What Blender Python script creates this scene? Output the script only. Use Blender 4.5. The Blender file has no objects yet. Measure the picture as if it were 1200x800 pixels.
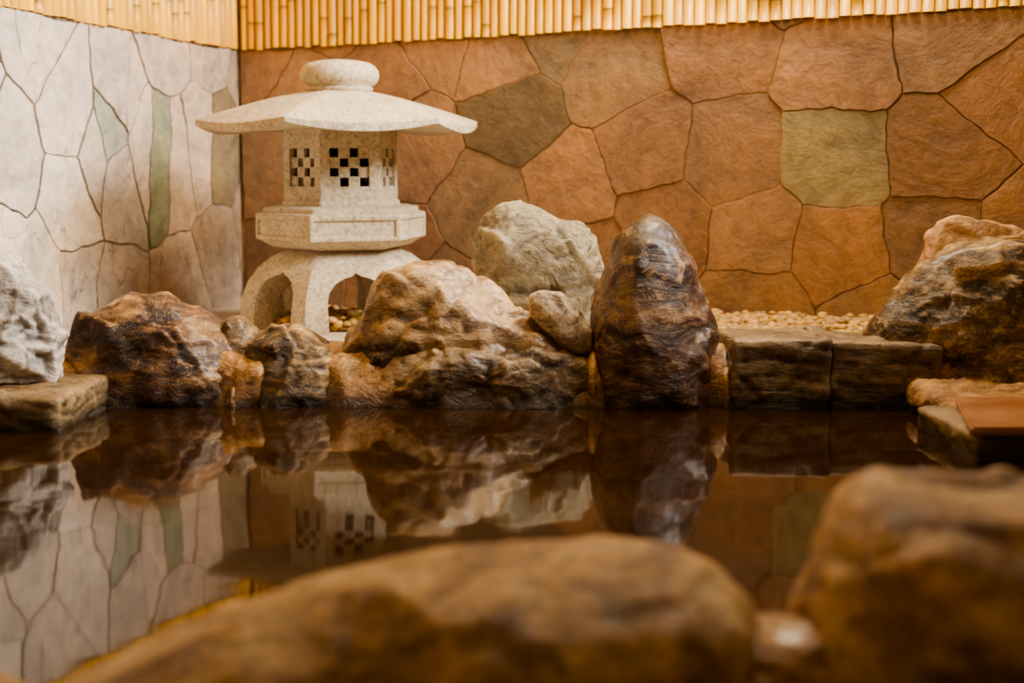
import bpy, bmesh, math, random
from mathutils import Vector, noise, Matrix

S = bpy.context.scene
def link(o): S.collection.objects.link(o); return o
def empty(name, loc=(0,0,0)):
    o = bpy.data.objects.new(name, None); o.location = loc; o.empty_display_size = .1
    return link(o)
def mesh_obj(name, verts, faces, mat=None, loc=(0,0,0), smooth=False, parent=None):
    m = bpy.data.meshes.new(name); m.from_pydata([tuple(v) for v in verts], [], faces); m.update()
    if smooth:
        m.polygons.foreach_set("use_smooth", [True]*len(m.polygons))
    o = bpy.data.objects.new(name, m); o.location = loc
    if mat: m.materials.append(mat)
    link(o)
    if parent: o.parent = parent
    return o
def bm_obj(name, bm, mat=None, loc=(0,0,0), smooth=False, parent=None):
    bmesh.ops.recalc_face_normals(bm, faces=bm.faces)
    m = bpy.data.meshes.new(name); bm.to_mesh(m); bm.free()
    if smooth: m.polygons.foreach_set("use_smooth", [True]*len(m.polygons))
    o = bpy.data.objects.new(name, m); o.location = loc
    if mat: m.materials.append(mat)
    link(o)
    if parent: o.parent = parent
    return o

# ------------------------------------------------------------ materials
class NT:
    def __init__(s, name):
        s.m = bpy.data.materials.new(name); s.m.use_nodes = True
        s.t = s.m.node_tree; s.n = s.t.nodes; s.b = s.n["Principled BSDF"]
    def node(s, typ, **kw):
        x = s.n.new(typ)
        for k, v in kw.items(): setattr(x, k, v)
        return x
    def l(s, a, b): s.t.links.new(a, b)
    def coord(s, kind="Object"):
        return s.node("ShaderNodeTexCoord").outputs[kind]
    def noise(s, co, scale, detail=6, rough=.55, dist=0):
        x = s.node("ShaderNodeTexNoise"); x.inputs["Scale"].default_value = scale
        x.inputs["Detail"].default_value = detail; x.inputs["Roughness"].default_value = rough
        x.inputs["Distortion"].default_value = dist
        s.l(co, x.inputs["Vector"]); return x.outputs["Fac"]
    def ramp(s, fac, stops):
        x = s.node("ShaderNodeValToRGB"); e = x.color_ramp.elements
        e[0].position = stops[0][0]; e[1].position = stops[-1][0]
        for p, c in stops[1:-1]: e.new(p)
        for i, (p, c) in enumerate(stops):
            e[i].color = (c[0], c[1], c[2], 1) if hasattr(c, "__len__") else (c, c, c, 1)
        s.l(fac, x.inputs[0]); return x.outputs[0]
    def mix(s, fac, a, b, mode="MIX"):
        x = s.node("ShaderNodeMix", data_type="RGBA", blend_type=mode)
        for sock, v in ((x.inputs[0], fac), (x.inputs[6], a), (x.inputs[7], b)):
            if isinstance(v, (int, float)): sock.default_value = v
            elif isinstance(v, tuple): sock.default_value = (v[0], v[1], v[2], 1)
            else: s.l(v, sock)
        return x.outputs[2]
    def bump(s, h, strength, dist, prev=None):
        x = s.node("ShaderNodeBump"); x.inputs["Strength"].default_value = strength
        x.inputs["Distance"].default_value = dist; s.l(h, x.inputs["Height"])
        if prev: s.l(prev, x.inputs["Normal"])
        return x.outputs[0]
    def out(s, col=None, rough=None, normal=None, **kw):
        if col is not None:
            if isinstance(col, tuple): s.b.inputs["Base Color"].default_value = (*col, 1)
            else: s.l(col, s.b.inputs["Base Color"])
        if rough is not None:
            if isinstance(rough, (int, float)): s.b.inputs["Roughness"].default_value = rough
            else: s.l(rough, s.b.inputs["Roughness"])
        if normal is not None: s.l(normal, s.b.inputs["Normal"])
        return s.m

def rock_mat(name, dark, mid, light, rough=.42, lightpos=.60, darkpos=.42, scale=5.0, waterdark=True, seed=0, coat=.2, toplight=None, vein=1.0, bs=1.0, strata=0.0):
    t = NT(name); co = t.coord("Object")
    mp = t.node("ShaderNodeMapping"); mp.inputs["Location"].default_value = (seed*3.1, seed*1.7, seed)
    if strata: mp.inputs["Rotation"].default_value = (.06, .10, 0); mp.inputs["Scale"].default_value = (.6, .6, strata)
    else: mp.inputs["Rotation"].default_value = (.3*seed, .5+.4*seed, .2); mp.inputs["Scale"].default_value = (1, 1, 1.7)
    t.l(co, mp.inputs[0]); c = mp.outputs[0]
    n1 = t.noise(c, scale, 8, .62, .8)
    n2 = t.noise(c, scale*3.2, 10, .68, 1.2)
    n3 = t.noise(co, scale*14, 6, .75)
    n4 = t.noise(c, scale*1.3, 12, .62, 2.0)
    base = t.ramp(n1, [(darkpos-.06, dark), (darkpos+.06, mid), (lightpos+.08, light)])
    v = t.ramp(n2, [(.57, 0.0), (.65, .75*vein)])
    col = t.mix(v, base, light)
    ln = t.ramp(n4, [(.488, 0.0), (.50, .7*vein), (.512, 0.0)])
    col = t.mix(ln, col, light)
    dk = t.ramp(n2, [(.34, .8), (.43, 0.0)])
    col = t.mix(dk, col, tuple(q*.5 for q in dark))
    cr = t.ramp(n4, [(.405, 0.0), (.415, .85), (.425, 0.0)])
    col = t.mix(cr, col, tuple(q*.3 for q in dark))
    sp = t.ramp(n3, [(.3, .6), (.7, 1.25)])
    col = t.mix(1.0, col, sp, "MULTIPLY")
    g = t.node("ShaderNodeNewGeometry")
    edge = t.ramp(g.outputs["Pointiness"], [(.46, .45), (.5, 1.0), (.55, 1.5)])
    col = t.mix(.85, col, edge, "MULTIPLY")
    if toplight:   # light from above, painted paler onto faces that point up
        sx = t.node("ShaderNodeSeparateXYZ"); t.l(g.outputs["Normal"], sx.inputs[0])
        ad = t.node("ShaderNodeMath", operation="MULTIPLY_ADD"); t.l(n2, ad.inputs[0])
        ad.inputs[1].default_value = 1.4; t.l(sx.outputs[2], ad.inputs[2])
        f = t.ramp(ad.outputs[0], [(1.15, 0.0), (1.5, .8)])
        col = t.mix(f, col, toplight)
    if waterdark:
        sx = t.node("ShaderNodeSeparateXYZ"); t.l(g.outputs["Position"], sx.inputs[0])
        ad = t.node("ShaderNodeMath", operation="MULTIPLY_ADD"); t.l(n2, ad.inputs[0])
        ad.inputs[1].default_value = .06; t.l(sx.outputs[2], ad.inputs[2])
        wet = t.ramp(ad.outputs[0], [(.03, .2), (.085, 1.0)])
        col = t.mix(1.0, col, wet, "MULTIPLY")
    b = t.bump(n3, .5*bs, .005); b = t.bump(n2, .8*bs, .010, b); b = t.bump(n4, .5*bs, .012, b)
    rr = t.ramp(n2, [(.3, rough-.12), (.7, rough+.2)])
    t.b.inputs["Coat Weight"].default_value = coat; t.b.inputs["Coat Roughness"].default_value = .25
    return t.out(col, rr, b)

def simple_stone(name, c1, c2, scale=12, rough=.6, bump=.4, speck=0.0, dist=.004, stain=None):
    t = NT(name); co = t.coord("Object")
    n = t.noise(co, scale, 8, .65, .4); n2 = t.noise(co, scale*9, 4, .7)
    col = t.ramp(n, [(.35, c1), (.65, c2)])
    if stain:
        n5 = t.noise(co, scale*.45, 8, .7, 1.0)
        col = t.mix(t.ramp(n5, [(.5, 0.0), (.7, .8)]), col, stain)
    if speck:
        sp = t.ramp(n2, [(.3, 1-speck), (.5, 1.0), (.7, 1+speck*.4)])
        col = t.mix(1.0, col, sp, "MULTIPLY")
    b = t.bump(n2, bump, dist*.5); b = t.bump(n, bump, dist, b)
    return t.out(col, rough, b)

def wallstone_mat(name, rough, bs=1.0, crack=0.0):
    t = NT(name); co = t.coord("Object")
    a = t.node("ShaderNodeAttribute"); a.attribute_name = "Col"
    n = t.noise(co, 3.2, 8, .62, .8); n2 = t.noise(co, 22, 9, .75, .5); n3 = t.noise(co, 110, 4, .7)
    v = t.ramp(n, [(.3, (.66, .68, .72)), (.5, (1, 1, 1)), (.7, (1.32, 1.24, 1.08))])
    col = t.mix(1.0, a.outputs["Color"], v, "MULTIPLY")
    v2 = t.ramp(n2, [(.32, .70), (.5, 1.0), (.68, 1.25)])
    col = t.mix(1.0, col, v2, "MULTIPLY")
    if crack:
        mp = t.node("ShaderNodeMapping"); mp.inputs["Scale"].default_value = (1.8, 1.8, .45); t.l(co, mp.inputs[0])
        n6 = t.noise(mp.outputs[0], 2.6, 8, .5, .6)
        col = t.mix(t.ramp(n6, [(.493, 0.0), (.4965, crack), (.50, 0.0)]), col, (.09, .065, .05))
    b = t.bump(n3, .4*bs, .003); b = t.bump(n2, .8*bs, .010, b); b = t.bump(n, .6*bs, .03, b)
    return t.out(col, rough, b)

m_lantern = simple_stone("lantern_granite", (.45, .37, .26), (.58, .49, .35), 10, .8, .6, .55, .003, stain=(.34, .27, .17))
m_holeshade = simple_stone("lantern_hole_shade", (.03, .02, .015), (.05, .035, .025), 10, .9)  # near-black colour standing in for shade behind the window holes
m_deck = simple_stone("deck_stone", (.50, .42, .31), (.66, .58, .46), 9, .5, .2, .1)
m_mortar = rock_mat("mortar", (.16, .065, .016), (.38, .18, .05), (.58, .35, .14), .34, .58, .42, 9, True, 12, .3)
m_groutb = simple_stone("grout_back", (.12, .065, .03), (.46, .29, .14), 3, .8, .5, .2)
m_groutl = simple_stone("grout_left", (.06, .045, .035), (.26, .20, .15), 3, .8, .5, .2)
m_wallb = wallstone_mat("wall_stone_back", .55)
m_walll = wallstone_mat("wall_stone_left", .5, .8, .8)
def bamboo_mat():
    t = NT("bamboo"); co = t.coord("Object")
    mp = t.node("ShaderNodeMapping"); mp.inputs["Scale"].default_value = (20, 20, 1.2); t.l(co, mp.inputs[0])
    n = t.noise(mp.outputs[0], 1.5, 5, .6)
    a = t.node("ShaderNodeAttribute"); a.attribute_name = "Col"
    v = t.ramp(n, [(.3, .8), (.7, 1.2)])
    col = t.mix(1.0, a.outputs["Color"], v, "MULTIPLY")
    return t.out(col, .38, t.bump(n, .2, .002))
m_bam = bamboo_mat()

# ------------------------------------------------------------ rocks
def chisel(wp, scale, k):
    """tilted-facet displacement with soft steps"""
    w = wp + noise.noise_vector(wp*3)*.05
    q = Vector((w.x*scale, w.y*scale, w.z*scale*1.3))
    d, pts = noise.voronoi(q)
    p0 = pts[0]; rv = noise.noise_vector(p0*5.37+Vector((3.1, 1.7, 9.2)))
    f = (q-p0).dot(rv)*k/scale*1.6 + rv.x*k/scale*.2
    edge = min(1.0, (d[1]-d[0])/.22); edge = edge*edge*(3-2*edge)
    return f*edge - (1-edge)*.05*k/scale
def layers(wp, k):
    """horizontal bedding ledges"""
    z = wp.z*26 + wp.x*3 + noise.noise(wp*4)*1.6
    f = z-math.floor(z); h = noise.noise(Vector((math.floor(z)*3.7, wp.x*2, wp.y*2)))
    return (min(1, f/.25)*min(1, (1-f)/.15)-.7)*k + h*k*1.2
def rock(name, center, poly, depth, mat, seed=1, amp=.012, p=.75, q=.8, sub=6, cuts=10, parent=None, lean=0.0, chip=.2, grow=1.04, bed=0.0):
    cx, cy, cz = center; rnd = random.Random(seed)
    P = [(x-cx, z-cz) for x, z in poly]; N = len(P); T = 360; tab = []
    for k in range(T):
        a = 2*math.pi*k/T; dx, dz = math.cos(a), math.sin(a); best = 0
        for i in range(N):
            x1, z1 = P[i]; x2, z2 = P[(i+1) % N]; ex, ez = x2-x1, z2-z1
            den = dx*ez - dz*ex
            if abs(den) < 1e-9: continue
            tt = (x1*ez - z1*ex)/den; uu = (x1*dz - z1*dx)/den
            if tt > 0 and -1e-6 <= uu <= 1+1e-6: best = max(best, tt)
        tab.append(best or .05)
    w = 4
    tab = [grow*sum(tab[(k+j) % T] for j in range(-w, w+1))/(2*w+1) for k in range(T)]
    planes = []
    for i in range(cuts):
        n = Vector((rnd.uniform(-1, 1), rnd.uniform(-1.6, -.5), rnd.uniform(-.6, 1.1))).normalized()
        if i % 4 == 3: n.y *= -1
        planes.append((n, rnd.uniform(.74, .92)))
    bm = bmesh.new(); bmesh.ops.create_icosphere(bm, subdivisions=sub, radius=1)
    off = Vector((seed*7.3, seed*2.1, seed*4.7))
    for v in bm.verts:
        u = v.co.copy()
        for n, d in planes:
            s = u.dot(n)
            if s > d: u -= n*(s-d)*.92
        rho = math.hypot(u.x, u.z); a = math.atan2(u.z, u.x) % (2*math.pi)
        f = a/(2*math.pi)*T; i = int(f) % T; fr = f-int(f); r = tab[i]*(1-fr)+tab[(i+1) % T]*fr
        rr = rho**p * r if rho > 1e-6 else 0
        y = depth*math.copysign(abs(u.y)**q, u.y)
        pos = Vector((math.cos(a)*rr, y, math.sin(a)*rr))
        if pos.z > 0 and lean: pos.y += lean*pos.z
        nrm = Vector((u.x, u.y*.8, u.z)).normalized()
        wp = pos + off
        d = noise.fractal(wp*5, 1.0, 2.1, 3)*amp
        d += chisel(wp, 8, chip) + chisel(wp+Vector((5, 5, 5)), 20, chip*.8)
        d += noise.fractal(wp*32, .8, 2.2, 3)*amp*.22
        if bed: d += layers(wp, bed)*(1-max(0, nrm.z))
        v.co = pos + nrm*d
    return bm_obj(name, bm, mat, loc=center, smooth=True, parent=parent)
def slab_rock(name, x0, x1, y0, y1, z0, z1, mat, seed=1, rnd_=.012, chip=.12, parent=None, skew=0.0, bed=.0, cuts=44):
    """roughly squared stone block with worn, chipped faces"""
    bm = bmesh.new(); hx, hy, hz = (x1-x0)/2, (y1-y0)/2, (z1-z0)/2
    bmesh.ops.create_cube(bm, size=2)
    bmesh.ops.subdivide_edges(bm, edges=bm.edges[:], cuts=cuts, use_grid_fill=True)
    off = Vector((seed*5.3, seed*3.1, seed*1.7))
    for v in bm.verts:
        p = Vector((v.co.x*hx, v.co.y*hy, v.co.z*hz))
        c = Vector((max(-hx+rnd_, min(hx-rnd_, p.x)), max(-hy+rnd_, min(hy-rnd_, p.y)), max(-hz+rnd_, min(hz-rnd_, p.z))))
        d = p-c; n = d.normalized() if d.length > 1e-7 else Vector((0, 0, 1)); p = c+n*rnd_
        w = p+off
        k = chisel(w, 8, chip)+chisel(w+Vector((4, 4, 4)), 20, chip*.7)+noise.fractal(w*26, .8, 2.2, 3)*.0018
        if bed: k += layers(w, bed)*(1-abs(n.z))
        p += n*k; p.z += skew*p.x
        v.co = p
    return bm_obj(name, bm, mat, loc=((x0+x1)/2, (y0+y1)/2, (z0+z1)/2), smooth=True, parent=parent)

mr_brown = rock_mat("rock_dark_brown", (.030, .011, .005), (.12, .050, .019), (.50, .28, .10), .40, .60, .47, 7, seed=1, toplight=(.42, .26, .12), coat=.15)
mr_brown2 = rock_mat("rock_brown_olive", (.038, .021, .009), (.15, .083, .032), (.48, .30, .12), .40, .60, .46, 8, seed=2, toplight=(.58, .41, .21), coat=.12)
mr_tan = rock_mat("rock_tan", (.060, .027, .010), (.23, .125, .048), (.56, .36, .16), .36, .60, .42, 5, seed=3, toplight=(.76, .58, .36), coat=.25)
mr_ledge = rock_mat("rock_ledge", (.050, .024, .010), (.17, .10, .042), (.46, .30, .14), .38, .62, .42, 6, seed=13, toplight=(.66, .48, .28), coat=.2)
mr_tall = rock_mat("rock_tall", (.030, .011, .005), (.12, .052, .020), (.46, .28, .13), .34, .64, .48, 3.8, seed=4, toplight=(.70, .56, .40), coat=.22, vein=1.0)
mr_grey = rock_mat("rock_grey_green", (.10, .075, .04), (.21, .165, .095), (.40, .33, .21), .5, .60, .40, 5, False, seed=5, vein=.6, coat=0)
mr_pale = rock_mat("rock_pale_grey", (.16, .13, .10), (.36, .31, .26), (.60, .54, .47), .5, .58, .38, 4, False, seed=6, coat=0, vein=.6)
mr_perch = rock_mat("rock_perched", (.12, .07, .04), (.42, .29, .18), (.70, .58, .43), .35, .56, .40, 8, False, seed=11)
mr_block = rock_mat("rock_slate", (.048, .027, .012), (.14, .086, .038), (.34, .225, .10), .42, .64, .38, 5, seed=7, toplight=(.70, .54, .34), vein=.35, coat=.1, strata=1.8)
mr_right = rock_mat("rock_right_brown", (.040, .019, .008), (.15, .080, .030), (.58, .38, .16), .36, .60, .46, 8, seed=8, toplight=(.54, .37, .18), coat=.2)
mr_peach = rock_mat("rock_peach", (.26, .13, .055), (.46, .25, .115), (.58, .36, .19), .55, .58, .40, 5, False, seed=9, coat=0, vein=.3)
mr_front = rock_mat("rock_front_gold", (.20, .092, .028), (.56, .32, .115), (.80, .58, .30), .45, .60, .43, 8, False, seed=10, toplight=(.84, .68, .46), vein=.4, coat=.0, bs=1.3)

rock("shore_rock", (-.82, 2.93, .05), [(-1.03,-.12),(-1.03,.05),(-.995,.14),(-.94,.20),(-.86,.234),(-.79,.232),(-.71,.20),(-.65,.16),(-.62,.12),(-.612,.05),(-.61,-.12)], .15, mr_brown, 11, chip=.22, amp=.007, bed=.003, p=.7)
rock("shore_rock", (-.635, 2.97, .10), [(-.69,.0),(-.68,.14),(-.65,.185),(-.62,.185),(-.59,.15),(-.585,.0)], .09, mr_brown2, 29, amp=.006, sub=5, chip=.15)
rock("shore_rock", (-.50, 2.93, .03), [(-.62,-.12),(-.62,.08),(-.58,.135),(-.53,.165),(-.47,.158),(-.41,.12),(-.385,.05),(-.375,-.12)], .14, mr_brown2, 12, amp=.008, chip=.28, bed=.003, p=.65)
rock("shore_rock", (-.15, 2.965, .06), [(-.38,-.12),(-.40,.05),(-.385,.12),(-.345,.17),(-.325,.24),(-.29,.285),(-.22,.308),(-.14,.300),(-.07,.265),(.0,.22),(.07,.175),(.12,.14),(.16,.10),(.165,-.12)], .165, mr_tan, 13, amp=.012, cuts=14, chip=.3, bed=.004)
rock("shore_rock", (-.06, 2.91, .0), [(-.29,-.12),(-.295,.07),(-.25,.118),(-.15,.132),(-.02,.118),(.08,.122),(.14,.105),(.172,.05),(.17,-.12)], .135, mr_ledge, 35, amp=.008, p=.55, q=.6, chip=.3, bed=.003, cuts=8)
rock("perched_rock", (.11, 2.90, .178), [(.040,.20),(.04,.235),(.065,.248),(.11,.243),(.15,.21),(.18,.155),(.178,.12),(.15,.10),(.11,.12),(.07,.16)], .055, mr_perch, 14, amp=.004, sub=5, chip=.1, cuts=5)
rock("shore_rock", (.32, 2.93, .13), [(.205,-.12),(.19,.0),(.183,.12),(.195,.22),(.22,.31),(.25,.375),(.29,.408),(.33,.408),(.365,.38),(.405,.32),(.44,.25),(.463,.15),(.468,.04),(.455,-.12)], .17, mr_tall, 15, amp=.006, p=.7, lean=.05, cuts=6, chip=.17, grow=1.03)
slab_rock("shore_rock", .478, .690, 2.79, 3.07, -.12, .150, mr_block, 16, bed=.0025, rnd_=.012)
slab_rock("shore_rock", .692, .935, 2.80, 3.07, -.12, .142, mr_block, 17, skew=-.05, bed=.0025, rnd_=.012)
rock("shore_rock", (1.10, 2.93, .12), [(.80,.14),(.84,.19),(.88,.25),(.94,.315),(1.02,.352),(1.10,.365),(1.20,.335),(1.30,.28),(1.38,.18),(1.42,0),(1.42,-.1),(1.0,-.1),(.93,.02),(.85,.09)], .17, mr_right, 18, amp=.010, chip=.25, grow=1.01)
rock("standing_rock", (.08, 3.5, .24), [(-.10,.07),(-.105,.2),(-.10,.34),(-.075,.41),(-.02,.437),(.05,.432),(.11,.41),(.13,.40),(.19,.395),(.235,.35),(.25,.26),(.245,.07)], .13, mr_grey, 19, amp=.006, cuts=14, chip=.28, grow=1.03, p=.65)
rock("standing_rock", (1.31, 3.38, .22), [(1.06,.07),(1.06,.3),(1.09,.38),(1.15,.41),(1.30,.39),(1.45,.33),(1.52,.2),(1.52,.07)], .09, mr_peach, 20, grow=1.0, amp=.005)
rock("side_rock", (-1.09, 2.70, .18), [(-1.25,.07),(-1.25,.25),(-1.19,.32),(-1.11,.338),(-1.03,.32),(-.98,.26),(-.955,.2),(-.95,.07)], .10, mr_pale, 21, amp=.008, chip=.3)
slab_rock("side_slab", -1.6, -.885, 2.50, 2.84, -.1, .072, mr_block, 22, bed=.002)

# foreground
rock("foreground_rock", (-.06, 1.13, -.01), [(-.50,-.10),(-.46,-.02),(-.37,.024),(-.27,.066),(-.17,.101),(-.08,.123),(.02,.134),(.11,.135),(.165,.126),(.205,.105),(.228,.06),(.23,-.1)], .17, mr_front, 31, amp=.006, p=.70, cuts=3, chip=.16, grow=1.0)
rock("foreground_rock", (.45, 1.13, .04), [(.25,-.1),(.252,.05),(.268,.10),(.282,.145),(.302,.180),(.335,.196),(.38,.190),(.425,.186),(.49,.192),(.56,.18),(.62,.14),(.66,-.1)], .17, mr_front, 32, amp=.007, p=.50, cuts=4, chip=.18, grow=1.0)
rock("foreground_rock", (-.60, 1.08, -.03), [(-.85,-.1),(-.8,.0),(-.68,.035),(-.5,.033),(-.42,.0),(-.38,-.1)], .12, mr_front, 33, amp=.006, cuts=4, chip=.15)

# ------------------------------------------------------------ mortar strips
def strip(name, x0, x1, yc, hw, top, seed, mat, nx=420, ny=30, amp=.02, bottom=-.12):
    V = []; F = []
    for i in range(nx+1):
        x = x0+(x1-x0)*i/nx
        for j in range(ny+1):
            a = math.pi*j/ny; c = math.cos(a); s = math.sin(a)
            y = yc - hw*math.copysign(abs(c)**.6, c); z = bottom+(top-bottom)*s**.5
            n = noise.fractal(Vector((x*7+seed, y*7, z*7)), 1, 2, 4)
            n2 = noise.fractal(Vector((x*28+seed, y*28, z*28)), 1, 2, 3)
            V.append((x, y-(n*amp+n2*amp*.35)*.9, z+(n*amp*1.2+n2*amp*.35)))
    for i in range(nx):
        for j in range(ny):
            a = i*(ny+1)+j; F.append((a, a+ny+1, a+ny+2, a+1))
    return mesh_obj(name, V, F, mat, smooth=True)
curb = strip("mortar_curb", -1.74, 1.75, 2.955, .14, .118, 3, m_mortar)
curb2 = strip("mortar_curb", -1.6, 1.6, .98, .15, .02, 9, m_mortar, amp=.012)
rock("mound", (.24, 1.1, .0), [(.15,-.1),(.17,.05),(.22,.075),(.26,.075),(.32,.06),(.33,-.1)], .10, m_mortar, 41, amp=.006, chip=.1, parent=curb2)
for i, (x, top, w) in enumerate([(-1.03, .11, .03), (-.615, .10, .018), (-.365, .12, .03), (.18, .13, .02), (.472, .12, .012), (.93, .14, .05)]):
    rock("mound", (x, 2.955, .0), [(x-w*1.7,-.1),(x-w*1.2,.03),(x-w*.8,top*.75),(x,top),(x+w*.7,top*.85),(x+w,.03),(x+w*1.5,-.1)], .145, m_mortar, 50+i, amp=.010, sub=5, cuts=2, chip=.25, parent=curb)

# right step
m_step = simple_stone("step_tile", (.26, .11, .05), (.40, .20, .10), 10, .28, .3, .1)
st = empty("bath_step", (0, 0, 0))
def box_bm(bm, x0, x1, y0, y1, z0, z1, M=None):
    vs = [bm.verts.new(Vector(c) if M is None else M @ Vector(c)) for c in
          [(x0,y0,z0),(x1,y0,z0),(x1,y1,z0),(x0,y1,z0),(x0,y0,z1),(x1,y0,z1),(x1,y1,z1),(x0,y1,z1)]]
    for f in [(0,3,2,1),(4,5,6,7),(0,1,5,4),(1,2,6,5),(2,3,7,6),(3,0,4,7)]:
        bm.faces.new([vs[i] for i in f])
bm = bmesh.new()
vs = [bm.verts.new(c) for c in [(.785,2.19,.046),(1.6,2.19,.046),(1.6,2.55,.046),(.88,2.55,.046),(.785,2.19,.062),(1.6,2.19,.062),(1.6,2.55,.062),(.88,2.55,.062)]]
for f in [(0,3,2,1),(4,5,6,7),(0,1,5,4),(1,2,6,5),(2,3,7,6),(3,0,4,7)]: bm.faces.new([vs[i] for i in f])
bmesh.ops.bevel(bm, geom=bm.edges[:], offset=.004, segments=2, affect='EDGES')
bm_obj("tread", bm, m_step, parent=st)
slab_rock("footing", .80, 1.6, 2.21, 2.54, -.12, .045, mr_block, 23, parent=st)
slab_rock("infill", .86, 1.6, 2.53, 2.86, -.12, .058, m_mortar, 24, rnd_=.03, chip=.25, parent=st)

# ------------------------------------------------------------ room shell
C = Vector((-1.0, 4.82, 0)); DB = Vector((.918, -.397, 0)).normalized(); DL = Vector((-.397, -.918, 0)).normalized()
NB = DL.copy(); NL = DB.copy()     # inward normals
def prism(name, pts, z0, z1, mat):
    n = len(pts); V = [(x, y, z0) for x, y in pts]+[(x, y, z1) for x, y in pts]
    F = [tuple(range(n))[::-1], tuple(range(n, 2*n))]+[(i, (i+1) % n, n+(i+1) % n, n+i) for i in range(n)]
    return mesh_obj(name, V, F, mat)
def wall_prism(name, D, N, L, mat):
    a = C - D*.0; b = C + D*L; th = .12
    pts = [a, b, b-N*th, a-N*th]
    return prism(name, [(p.x, p.y) for p in pts], -.6, 2.4, mat)
LB, LL = 3.7, 4.6
wb = wall_prism("wall_back", DB, NB, LB, m_groutb)
wl = wall_prism("wall_left", DL, NL, LL, m_groutl)

def clip(poly, nx, nz, d):
    out = []
    for i in range(len(poly)):
        a = poly[i]; b = poly[(i+1) % len(poly)]
        da = a[0]*nx+a[1]*nz-d; db = b[0]*nx+b[1]*nz-d
        if da <= 0: out.append(a)
        if (da < 0 < db) or (db < 0 < da):
            t = da/(da-db); out.append((a[0]+(b[0]-a[0])*t, a[1]+(b[1]-a[1])*t))
    return out
def paving(name, D, N, seeds, L, z0, z1, gap, mat, colors, parent, seed, raise_=.009, sx_=1.0):
    """sx_: anisotropy of the cells (seeds are spread in a squeezed space)"""
    rnd = random.Random(seed); V = []; F = []; FC = []
    for i, (sx, sz) in enumerate(seeds):
        poly = [(0.012, z0), (L, z0), (L, z1), (0.012, z1)]
        g = gap*rnd.uniform(.2, 1.8)
        for j, (tx, tz) in enumerate(seeds):
            if i == j: continue
            dx, dz = tx-sx, tz-sz; l = math.hypot(dx, dz)
            if l > 1.2: continue
            dx2 = dx*sx_*sx_; l2 = math.hypot(dx2, dz)
            nx, nz = dx2/l2, dz/l2
            poly = clip(poly, nx, nz, (sx+tx)/2*nx+(sz+tz)/2*nz-g)
            if len(poly) < 3: break
        if len(poly) < 3: continue
        pts = []
        for k in range(len(poly)):
            a = poly[k]; b = poly[(k+1) % len(poly)]; n = max(1, int(math.hypot(b[0]-a[0], b[1]-a[1])/.012))
            for q in range(n):
                t = q/n; x = a[0]+(b[0]-a[0])*t; z = a[1]+(b[1]-a[1])*t
                w = noise.noise_vector(Vector((x*6, z*6, seed)))*.018 + noise.noise_vector(Vector((x*28, z*28, seed+5)))*.006
                w2 = noise.noise_vector(Vector((x*60, z*60, i*3.3)))*.0026
                pts.append((min(max(x+w.x+w2.x, .012), L), min(max(z+w.y+w2.y, z0), z1)))
        cx = sum(p[0] for p in pts)/len(pts); cz = sum(p[1] for p in pts)/len(pts)
        h = raise_*rnd.uniform(.5, 1.4); tx = rnd.uniform(-.02, .02); tz = rnd.uniform(-.02, .02)
        n = len(pts); b0 = len(V)
        for lvl in range(3):
            for (x, z) in pts:
                if lvl:
                    dd = math.hypot(cx-x, cz-z)+1e-6; ins = .0005 if lvl == 1 else .002
                    x += (cx-x)/dd*ins; z += (cz-z)/dd*ins
                hh = [-.002, h*.75, h][lvl]
                if lvl: hh += (x-cx)*tx+(z-cz)*tz; hh = max(hh, .0012)
                V.append(C + D*x + N*hh + Vector((0, 0, z)))
        col = colors(sx, sz, rnd)
        for lvl in range(2):
            for k in range(n):
                k2 = (k+1) % n
                F.append((b0+lvl*n+k, b0+lvl*n+k2, b0+(lvl+1)*n+k2, b0+(lvl+1)*n+k)); FC.append(col)
        F.append(tuple(range(b0+2*n, b0+3*n))); FC.append(col)
    o = mesh_obj(name, V, F, mat, parent=parent)
    ca = o.data.color_attributes.new("Col", 'FLOAT_COLOR', 'CORNER'); k = 0
    for p, c in zip(o.data.polygons, FC):
        for _ in range(p.loop_total):
            ca.data[k].color = (*c, 1); k += 1
    bm = bmesh.new(); bm.from_mesh(o.data); bmesh.ops.recalc_face_normals(bm, faces=bm.faces); bm.to_mesh(o.data); bm.free()
    return o
def grid_seeds(L, z0, z1, sx, sz, seed, custom, jit=.42, rad=.22):
    rnd = random.Random(seed); out = list(custom); nz = int((z1-z0)/sz)+1
    for r in range(nz):
        k = 0
        while k*sx < L+sx:
            x = (k+.5*(r % 2))*sx+rnd.uniform(-jit, jit)*sx; z = z0+(r+.5)*sz+rnd.uniform(-jit, jit)*sz; k += 1
            if all(math.hypot(x-a, (z-b)) > rad for a, b in custom): out.append((x, z))
    return out
cb = [(2.15,.585),(1.83,.60),(2.47,.59),(2.15,.875),(2.16,.29),(1.10,.75),(1.45,.86),(.72,.64),(1.30,.50),(.80,1.02),(1.62,.37),(1.56,.62),
      (1.80,.95),(2.50,.93),(.98,.44),(.60,.90),(.30,.80),(1.22,1.01),(.16,.55),(.42,.42),(2.72,.33),(2.83,.78),(1.92,.33),(1.36,.25),(1.06,.93),(1.92,.13),(.20,.25),(2.62,.76)]
def colb(x, z, r):
    if abs(x-2.15) < .02 and abs(z-.585) < .02: return (.29, .235, .125)
    if (x, z) in [(1.10,.75)]: return (.17, .115, .06)
    if (x, z) in [(1.45,.86), (.98,.44)]: return (.27, .165, .085)
    k = r.uniform(.78, 1.15); h = r.uniform(-.02, .02)
    if r.random() < .12: return (.25*k, .17*k, .095*k)
    return (.32*k+h, .178*k, .092*k-h*.3)
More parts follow.
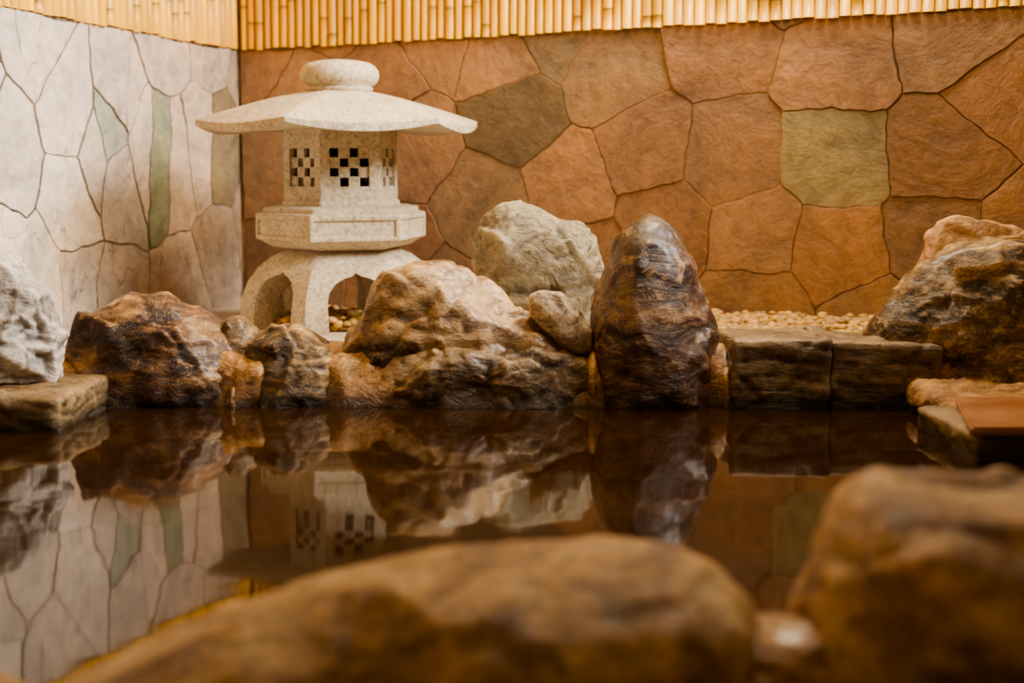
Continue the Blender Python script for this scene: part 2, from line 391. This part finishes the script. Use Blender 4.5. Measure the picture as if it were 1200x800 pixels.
paving("stones", DB, NB, grid_seeds(LB, 0.0, 1.02, .30, .29, 5, cb), LB, .0, 1.0, .0018, m_wallb, colb, wb, 3, .005)
clf = [(.46,.60),(.37,.58),(.56,.63),(.70,.66),(.78,.60),(.65,.78),(.67,.55),(.88,.72),(.12,.62)]
def coll(x, z, r):
    k = r.uniform(.82, 1.1)
    if (x, z) == (.46,.60): return (.25, .26, .17)
    if (x, z) == (.12,.62): return (.24, .18, .10)
    if (x, z) == (.70,.66): return (.32, .33, .25)
    w = max(0, 1-x/.9)  # light falloff towards the corner, painted into the stone colour
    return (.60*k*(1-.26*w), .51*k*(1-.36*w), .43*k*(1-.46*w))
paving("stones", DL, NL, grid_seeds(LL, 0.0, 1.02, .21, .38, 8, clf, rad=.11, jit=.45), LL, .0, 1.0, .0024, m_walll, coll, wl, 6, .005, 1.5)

def bamboo(name, D, N, L, seed):
    rnd = random.Random(seed); V = []; F = []; FC = []; s = .02
    while s < L:
        w = rnd.uniform(.028, .036); r = w/2; k0 = rnd.uniform(.85, 1.1); col = (.74*k0, .42*k0*rnd.uniform(.94, 1.06), .055*rnd.uniform(.7, 1.3))
        zs = [(1.0+rnd.uniform(-.004, .004), 1.0, 1)]; z = 1.0+rnd.uniform(.03, .3)
        while z < 2.38:
            zs += [(z-.006, 1.0, 1), (z-.002, 1.10, .7), (z, .94, .35), (z+.002, 1.10, .7), (z+.007, 1.0, 1)]; z += rnd.uniform(.22, .34)
        zs.append((2.4, 1.0, 1)); seg = 8; b0 = len(V)
        for (zz, k, c) in zs:
            for j in range(seg+1):
                a = math.pi*j/seg
                V.append(C + D*(s+r-math.cos(a)*r*k) + N*(math.sin(a)*r*k*.95+.004) + Vector((0, 0, zz)))
        for i in range(len(zs)-1):
            for j in range(seg):
                a = b0+i*(seg+1)+j; F.append((a, a+1, a+seg+2, a+seg+1)); kk = min(zs[i][2], zs[i+1][2])
                FC.append(tuple(v*kk for v in col))
        F.append(tuple(range(b0, b0+seg+1))); FC.append(col)
        s += w+.0015
    o = mesh_obj(name, V, F, m_bam, smooth=True)
    ca = o.data.color_attributes.new("Col", 'FLOAT_COLOR', 'CORNER'); k = 0
    for p, c in zip(o.data.polygons, FC):
        for _ in range(p.loop_total): ca.data[k].color = (*c, 1); k += 1
    return o
bamboo("bamboo_screen", DB, NB, LB, 1); bamboo("bamboo_screen", DL, NL, LL, 2)

ZD = .068
e = C + DB*LB; l2 = C + DL*2.03
prism("deck", [(l2.x, 2.97), (C.x, C.y), (e.x, e.y), (e.x, 2.97)], -.3, ZD, m_deck)
m_floor = simple_stone("pool_floor", (.10, .05, .02), (.16, .09, .04), 6, .6, .3, .1)
prism("floor", [(-3.2, -1.2), (3.2, -1.2), (3.2, 5.2), (-3.2, 5.2)], -.7, -.6, m_floor)
prism("bath_edge", [(-2.6, -1.2), (3.0, -1.2), (3.0, .95), (-2.6, .95)], -.6, -.01, m_deck)

# water
t = NT("bath_water"); co = t.coord("Object")
mp = t.node("ShaderNodeMapping"); mp.inputs["Scale"].default_value = (1, 2.2, 1); t.l(co, mp.inputs[0])
n = t.noise(mp.outputs[0], 2.0, 2, .4)
m_water = t.out((.022, .009, .0025), .045, t.bump(n, .08, .02))
t.b.inputs["IOR"].default_value = 1.33; t.b.inputs["Specular Tint"].default_value = (1.0, .86, .64, 1)
mesh_obj("bath_water", [(-2.55,.9,0),(2.3,.9,0),(2.3,3.0,0),(-1.8,3.0,0)], [(0,1,2,3)], m_water)

# ------------------------------------------------------------ pebbles
t = NT("pebbles"); a = t.node("ShaderNodeAttribute"); a.attribute_name = "Col"
m_peb = t.out(a.outputs["Color"], .5)
def pebbles(name, pts, seed):
    rnd = random.Random(seed); bm = bmesh.new(); bmesh.ops.create_icosphere(bm, subdivisions=2, radius=1)
    bv = [v.co.copy() for v in bm.verts]; bf = [tuple(v.index for v in f.verts) for f in bm.faces]; bm.free()
    V = []; F = []; FC = []
    for (x, y, z) in pts:
        s = rnd.uniform(.009, .017); M = Matrix.Rotation(rnd.uniform(0, 6.3), 3, 'Z') @ Matrix.Rotation(rnd.uniform(-.4, .4), 3, 'X')
        sc = Vector((s*rnd.uniform(.9, 1.4), s, s*rnd.uniform(.55, .85))); b0 = len(V)
        for v in bv: V.append(M @ Vector((v.x*sc.x, v.y*sc.y, v.z*sc.z)) + Vector((x, y, z)))
        k = rnd.uniform(.45, 1.1); col = (.60*k, (.36+rnd.uniform(-.03, .06))*k, (.12+rnd.uniform(-.03, .05))*k)
        for f in bf: F.append(tuple(b0+i for i in f)); FC.append(col)
    o = mesh_obj(name, V, F, m_peb, smooth=True)
    ca = o.data.color_attributes.new("Col", 'FLOAT_COLOR', 'CORNER')
    flat = []
    for c in FC: flat += [c[0], c[1], c[2], 1]*3
    ca.data.foreach_set("color", flat)
    return o
rnd = random.Random(77); pts = []
while len(pts) < 2600:
    s = rnd.uniform(1.0, 3.2); d = rnd.uniform(.03, .55); p = C + DB*s + NB*d
    if p.y < 3.15 or p.x < .25: continue
    pts.append((p.x, p.y, ZD+.006 + .022*max(0, 1-d/.4) + rnd.uniform(0, .014)))
pebbles("pebble_bed", pts, 1)
LX, LY = -.52, 4.0
pts = []
while len(pts) < 420:
    a = rnd.uniform(0, 6.283); r = math.sqrt(rnd.random())*.30
    if .0 < r < .21: pts.append((LX+math.cos(a)*r, LY+math.sin(a)*r, ZD+.01+rnd.uniform(0, .028)))
    elif rnd.random() < .3:
        pts.append((LX+.1+math.cos(a)*(r+.1), LY+.42+math.sin(a)*.08, ZD+.01+rnd.uniform(0, .01)))
pebbles("pebble_bed", pts, 2)

# ------------------------------------------------------------ stone lantern
lan = empty("stone_lantern", (LX, LY, ZD)); lan.rotation_euler = (math.radians(2.0), 0, 0)
PH = math.radians(17); Z0 = .079
def dirn(a): return Vector((math.sin(a), -math.cos(a), 0))
def loft(name, rings, segs=6, hexy=True, smooth=False, bevel=.004, close=True, post=None, mat=None):
    bm = bmesh.new(); R = []
    for (r, z) in rings:
        ring = []
        for k in range(segs):
            a = PH + math.pi/6 + 2*math.pi*k/segs
            rr = r
            if hexy and segs > 6:
                b = (a-PH-math.pi/6) % (math.pi/3) - math.pi/6
                rr = r*math.cos(math.pi/6)/math.cos(b)
            v = dirn(a)*rr; ring.append(bm.verts.new((v.x, v.y, z-Z0)))
        R.append(ring)
    side = []
    for i in range(len(R)-1):
        for k in range(segs):
            side.append((i, bm.faces.new((R[i][k], R[i][(k+1) % segs], R[i+1][(k+1) % segs], R[i+1][k]))))
    if close: bm.faces.new(R[0]); bm.faces.new(R[-1])
    bmesh.ops.recalc_face_normals(bm, faces=bm.faces)
    if post: post(bm, side)
    o = bm_obj(name, bm, mat or m_lantern, smooth=smooth, parent=lan)
    if bevel:
        b = o.modifiers.new("bev", 'BEVEL'); b.width = bevel; b.segments = 2; b.limit_method = 'ANGLE'; b.angle_limit = math.radians(25)
    return o
loft("finial", [(.04,.775),(.098,.792),(.100,.802),(.094,.808),(.108,.814),(.116,.824),(.119,.838),(.117,.852),(.108,.866),(.092,.876),(.065,.882),(.045,.884),(.03,.886),(.014,.887),(.002,.887)], 48, False, True, 0)
# roof
bm = bmesh.new(); SEG = 96; rings = []
Rr = .434
def roofpt(a, rho, kind):
    b = (a-PH-math.pi/6) % (math.pi/3) - math.pi/6
    cn = abs(b)/(math.pi/6)
    hexr = Rr*(.30*.97 + .70*math.cos(math.pi/6)/math.cos(b)) if rho > 0 else 0
    r = hexr*rho; corner = cn**2
    up = .012*corner*rho**4
    if kind == "top": z = .803 - .112*rho**1.6 + up + .003*corner*rho
    elif kind == "rim": z = .803-.112-.026*(1-.45*corner) + up
    else: z = .803-.112-.026*(1-.45*corner)*rho + up*rho - .004*(1-rho)
    v = dirn(a)*r; return (v.x, v.y, z-Z0)
prof = [("top", r) for r in (.0, .15, .3, .45, .6, .75, .88, .96, .99, 1.0)] + [("rim", 1.0), ("bot", .97), ("bot", .7), ("bot", .4), ("bot", .05)]
for kind, rho in prof:
    rings.append([bm.verts.new(roofpt(PH+math.pi/6+2*math.pi*k/SEG, max(rho, .02), kind)) for k in range(SEG)])
for i in range(len(rings)-1):
    for k in range(SEG): bm.faces.new((rings[i][k], rings[i][(k+1) % SEG], rings[i+1][(k+1) % SEG], rings[i+1][k]))
bm.faces.new(rings[0]); bm.faces.new(rings[-1])
ro = bm_obj("roof", bm, m_lantern, smooth=True, parent=lan)
b = ro.modifiers.new("bev", 'BEVEL'); b.width = .003; b.segments = 3; b.limit_method = 'ANGLE'; b.angle_limit = math.radians(40)
# fire box
bm = bmesh.new(); RF = .174; ap = RF*math.cos(math.pi/6); th = .022
for k in range(6):
    a = PH + k*math.pi/3; n = dirn(a); u = Vector((math.cos(a), math.sin(a), 0))
    M = Matrix(((u.x, n.x, 0, 0), (u.y, n.y, 0, 0), (0, 0, 1, -Z0), (0, 0, 0, 1)))
    hw = RF/2; ww = .059; z1, z2 = .510, .622
    box_bm(bm, -hw, -ww, ap-th, ap, .455, .70, M); box_bm(bm, ww, hw, ap-th, ap, .455, .70, M)
    box_bm(bm, -ww, ww, ap-th, ap, .455, z1, M); box_bm(bm, -ww, ww, ap-th, ap, z2, .70, M)
    nc = 4; cw = 2*ww/nc; ch = (z2-z1)/4
    for i in range(nc):
        for j in range(4):
            if (i+j) % 2 == 0: box_bm(bm, -ww+i*cw-.0016, -ww+(i+1)*cw+.0016, ap-th, ap-.008, z1+j*ch-.0016, z1+(j+1)*ch+.0016, M)
bm_obj("fire_box", bm, m_lantern, parent=lan)
loft("hole_shade_core", [(.105,.46),(.105,.69)], bevel=0, mat=m_holeshade)  # added filler, blocks light through the box so the holes look dark
loft("fire_box_ceiling", [(.150,.665),(.150,.70)], bevel=0)
loft("fire_box_sill", [(.183,.448),(.183,.462),(.178,.468),(.150,.468)])
def carve(bm, side):
    fs = [f for i, f in side if i == 3]
    bmesh.ops.inset_individual(bm, faces=fs, thickness=.014, depth=0)
    bmesh.ops.inset_individual(bm, faces=fs, thickness=.003, depth=-.007)
loft("platform", [(.175,.322),(.215,.330),(.250,.350),(.262,.354),(.262,.424),(.259,.430),(.240,.434),(.238,.446),(.21,.452),(.15,.453)], post=carve, bevel=.0015)
base = loft("legs", [(.315,.076),(.315,.13),(.308,.18),(.290,.225),(.255,.270),(.215,.300),(.18,.315),(.165,.325)], 48, True, False, 0)
for p in base.data.polygons: p.use_smooth = True
cutters = []
for k in range(3):
    a = PH + k*math.pi/3; n = dirn(a); u = Vector((math.cos(a), math.sin(a), 0))
    prof2 = [(-.088,-.05),(-.090,.06),(-.092,.10),(-.084,.13),(-.064,.154),(-.037,.168),(-.014,.174),(0,.183),(.014,.174),(.037,.168),(.064,.154),(.084,.13),(.092,.10),(.090,.06),(.088,-.05)]
    bm = bmesh.new(); A = [bm.verts.new(u*x+n*.5+Vector((0,0,z))) for x, z in prof2]; B = [bm.verts.new(u*x-n*.5+Vector((0,0,z))) for x, z in prof2]
    bm.faces.new(A); bm.faces.new(B[::-1])
    for i in range(len(A)): j = (i+1) % len(A); bm.faces.new((A[j], A[i], B[i], B[j]))
    c = bm_obj("cut", bm, None); c.parent = lan; cutters.append(c)
    md = base.modifiers.new("b", 'BOOLEAN'); md.object = c; md.operation = 'DIFFERENCE'; md.solver = 'EXACT'
bpy.context.view_layer.update(); dg = bpy.context.evaluated_depsgraph_get()
nm = bpy.data.meshes.new_from_object(base.evaluated_get(dg)); base.modifiers.clear(); base.data = nm
for c in cutters: bpy.data.objects.remove(c, do_unlink=True)
try:
    bpy.context.view_layer.objects.active = base; base.select_set(True)
    bpy.ops.object.shade_smooth_by_angle(angle=math.radians(35)); base.select_set(False)
    ro.select_set(True); bpy.context.view_layer.objects.active = ro
    bpy.ops.object.shade_smooth_by_angle(angle=math.radians(35)); ro.select_set(False)
except Exception as ex: print(ex)

# ------------------------------------------------------------ lights
def area(name, loc, target, size, energy, col, sy=None):
    L = bpy.data.lights.new(name, 'AREA'); L.energy = energy; L.color = col; L.size = size
    if sy: L.shape = 'RECTANGLE'; L.size_y = sy
    o = bpy.data.objects.new(name, L); o.location = loc
    o.rotation_euler = (Vector(target)-Vector(loc)).to_track_quat('-Z', 'Y').to_euler(); return link(o)
w1 = area("window_daylight", (1.8, 2.6, 1.9), (-1.75, 3.0, 1.15), 1.2, 82, (1.0, .95, .90), .9)
w1.data.spread = math.radians(90)
area("skylight", (.7, 3.7, 2.3), (-.1, 2.5, .1), .8, 68, (1.0, .86, .64), .5)
area("ceiling_lamp", (.2, 2.5, 2.35), (.3, 3.6, .5), .7, 24, (1.0, .70, .36))
W = bpy.data.worlds.new("world"); S.world = W; W.use_nodes = True
W.node_tree.nodes["Background"].inputs[0].default_value = (1.0, .64, .32, 1); W.node_tree.nodes["Background"].inputs[1].default_value = .24

# ------------------------------------------------------------ camera
cd = bpy.data.cameras.new("camera"); cam = bpy.data.objects.new("camera", cd); link(cam)
cam.location = (0, 0, .44); cam.rotation_euler = (math.radians(90-6.0), 0, 0)
cd.sensor_width = 36; cd.lens = 36*1520/1200; cd.clip_start = .02
cd.dof.use_dof = True; cd.dof.focus_distance = 3.1; cd.dof.aperture_fstop = 2.4
S.camera = cam
S.view_settings.look = 'AgX - Medium High Contrast'
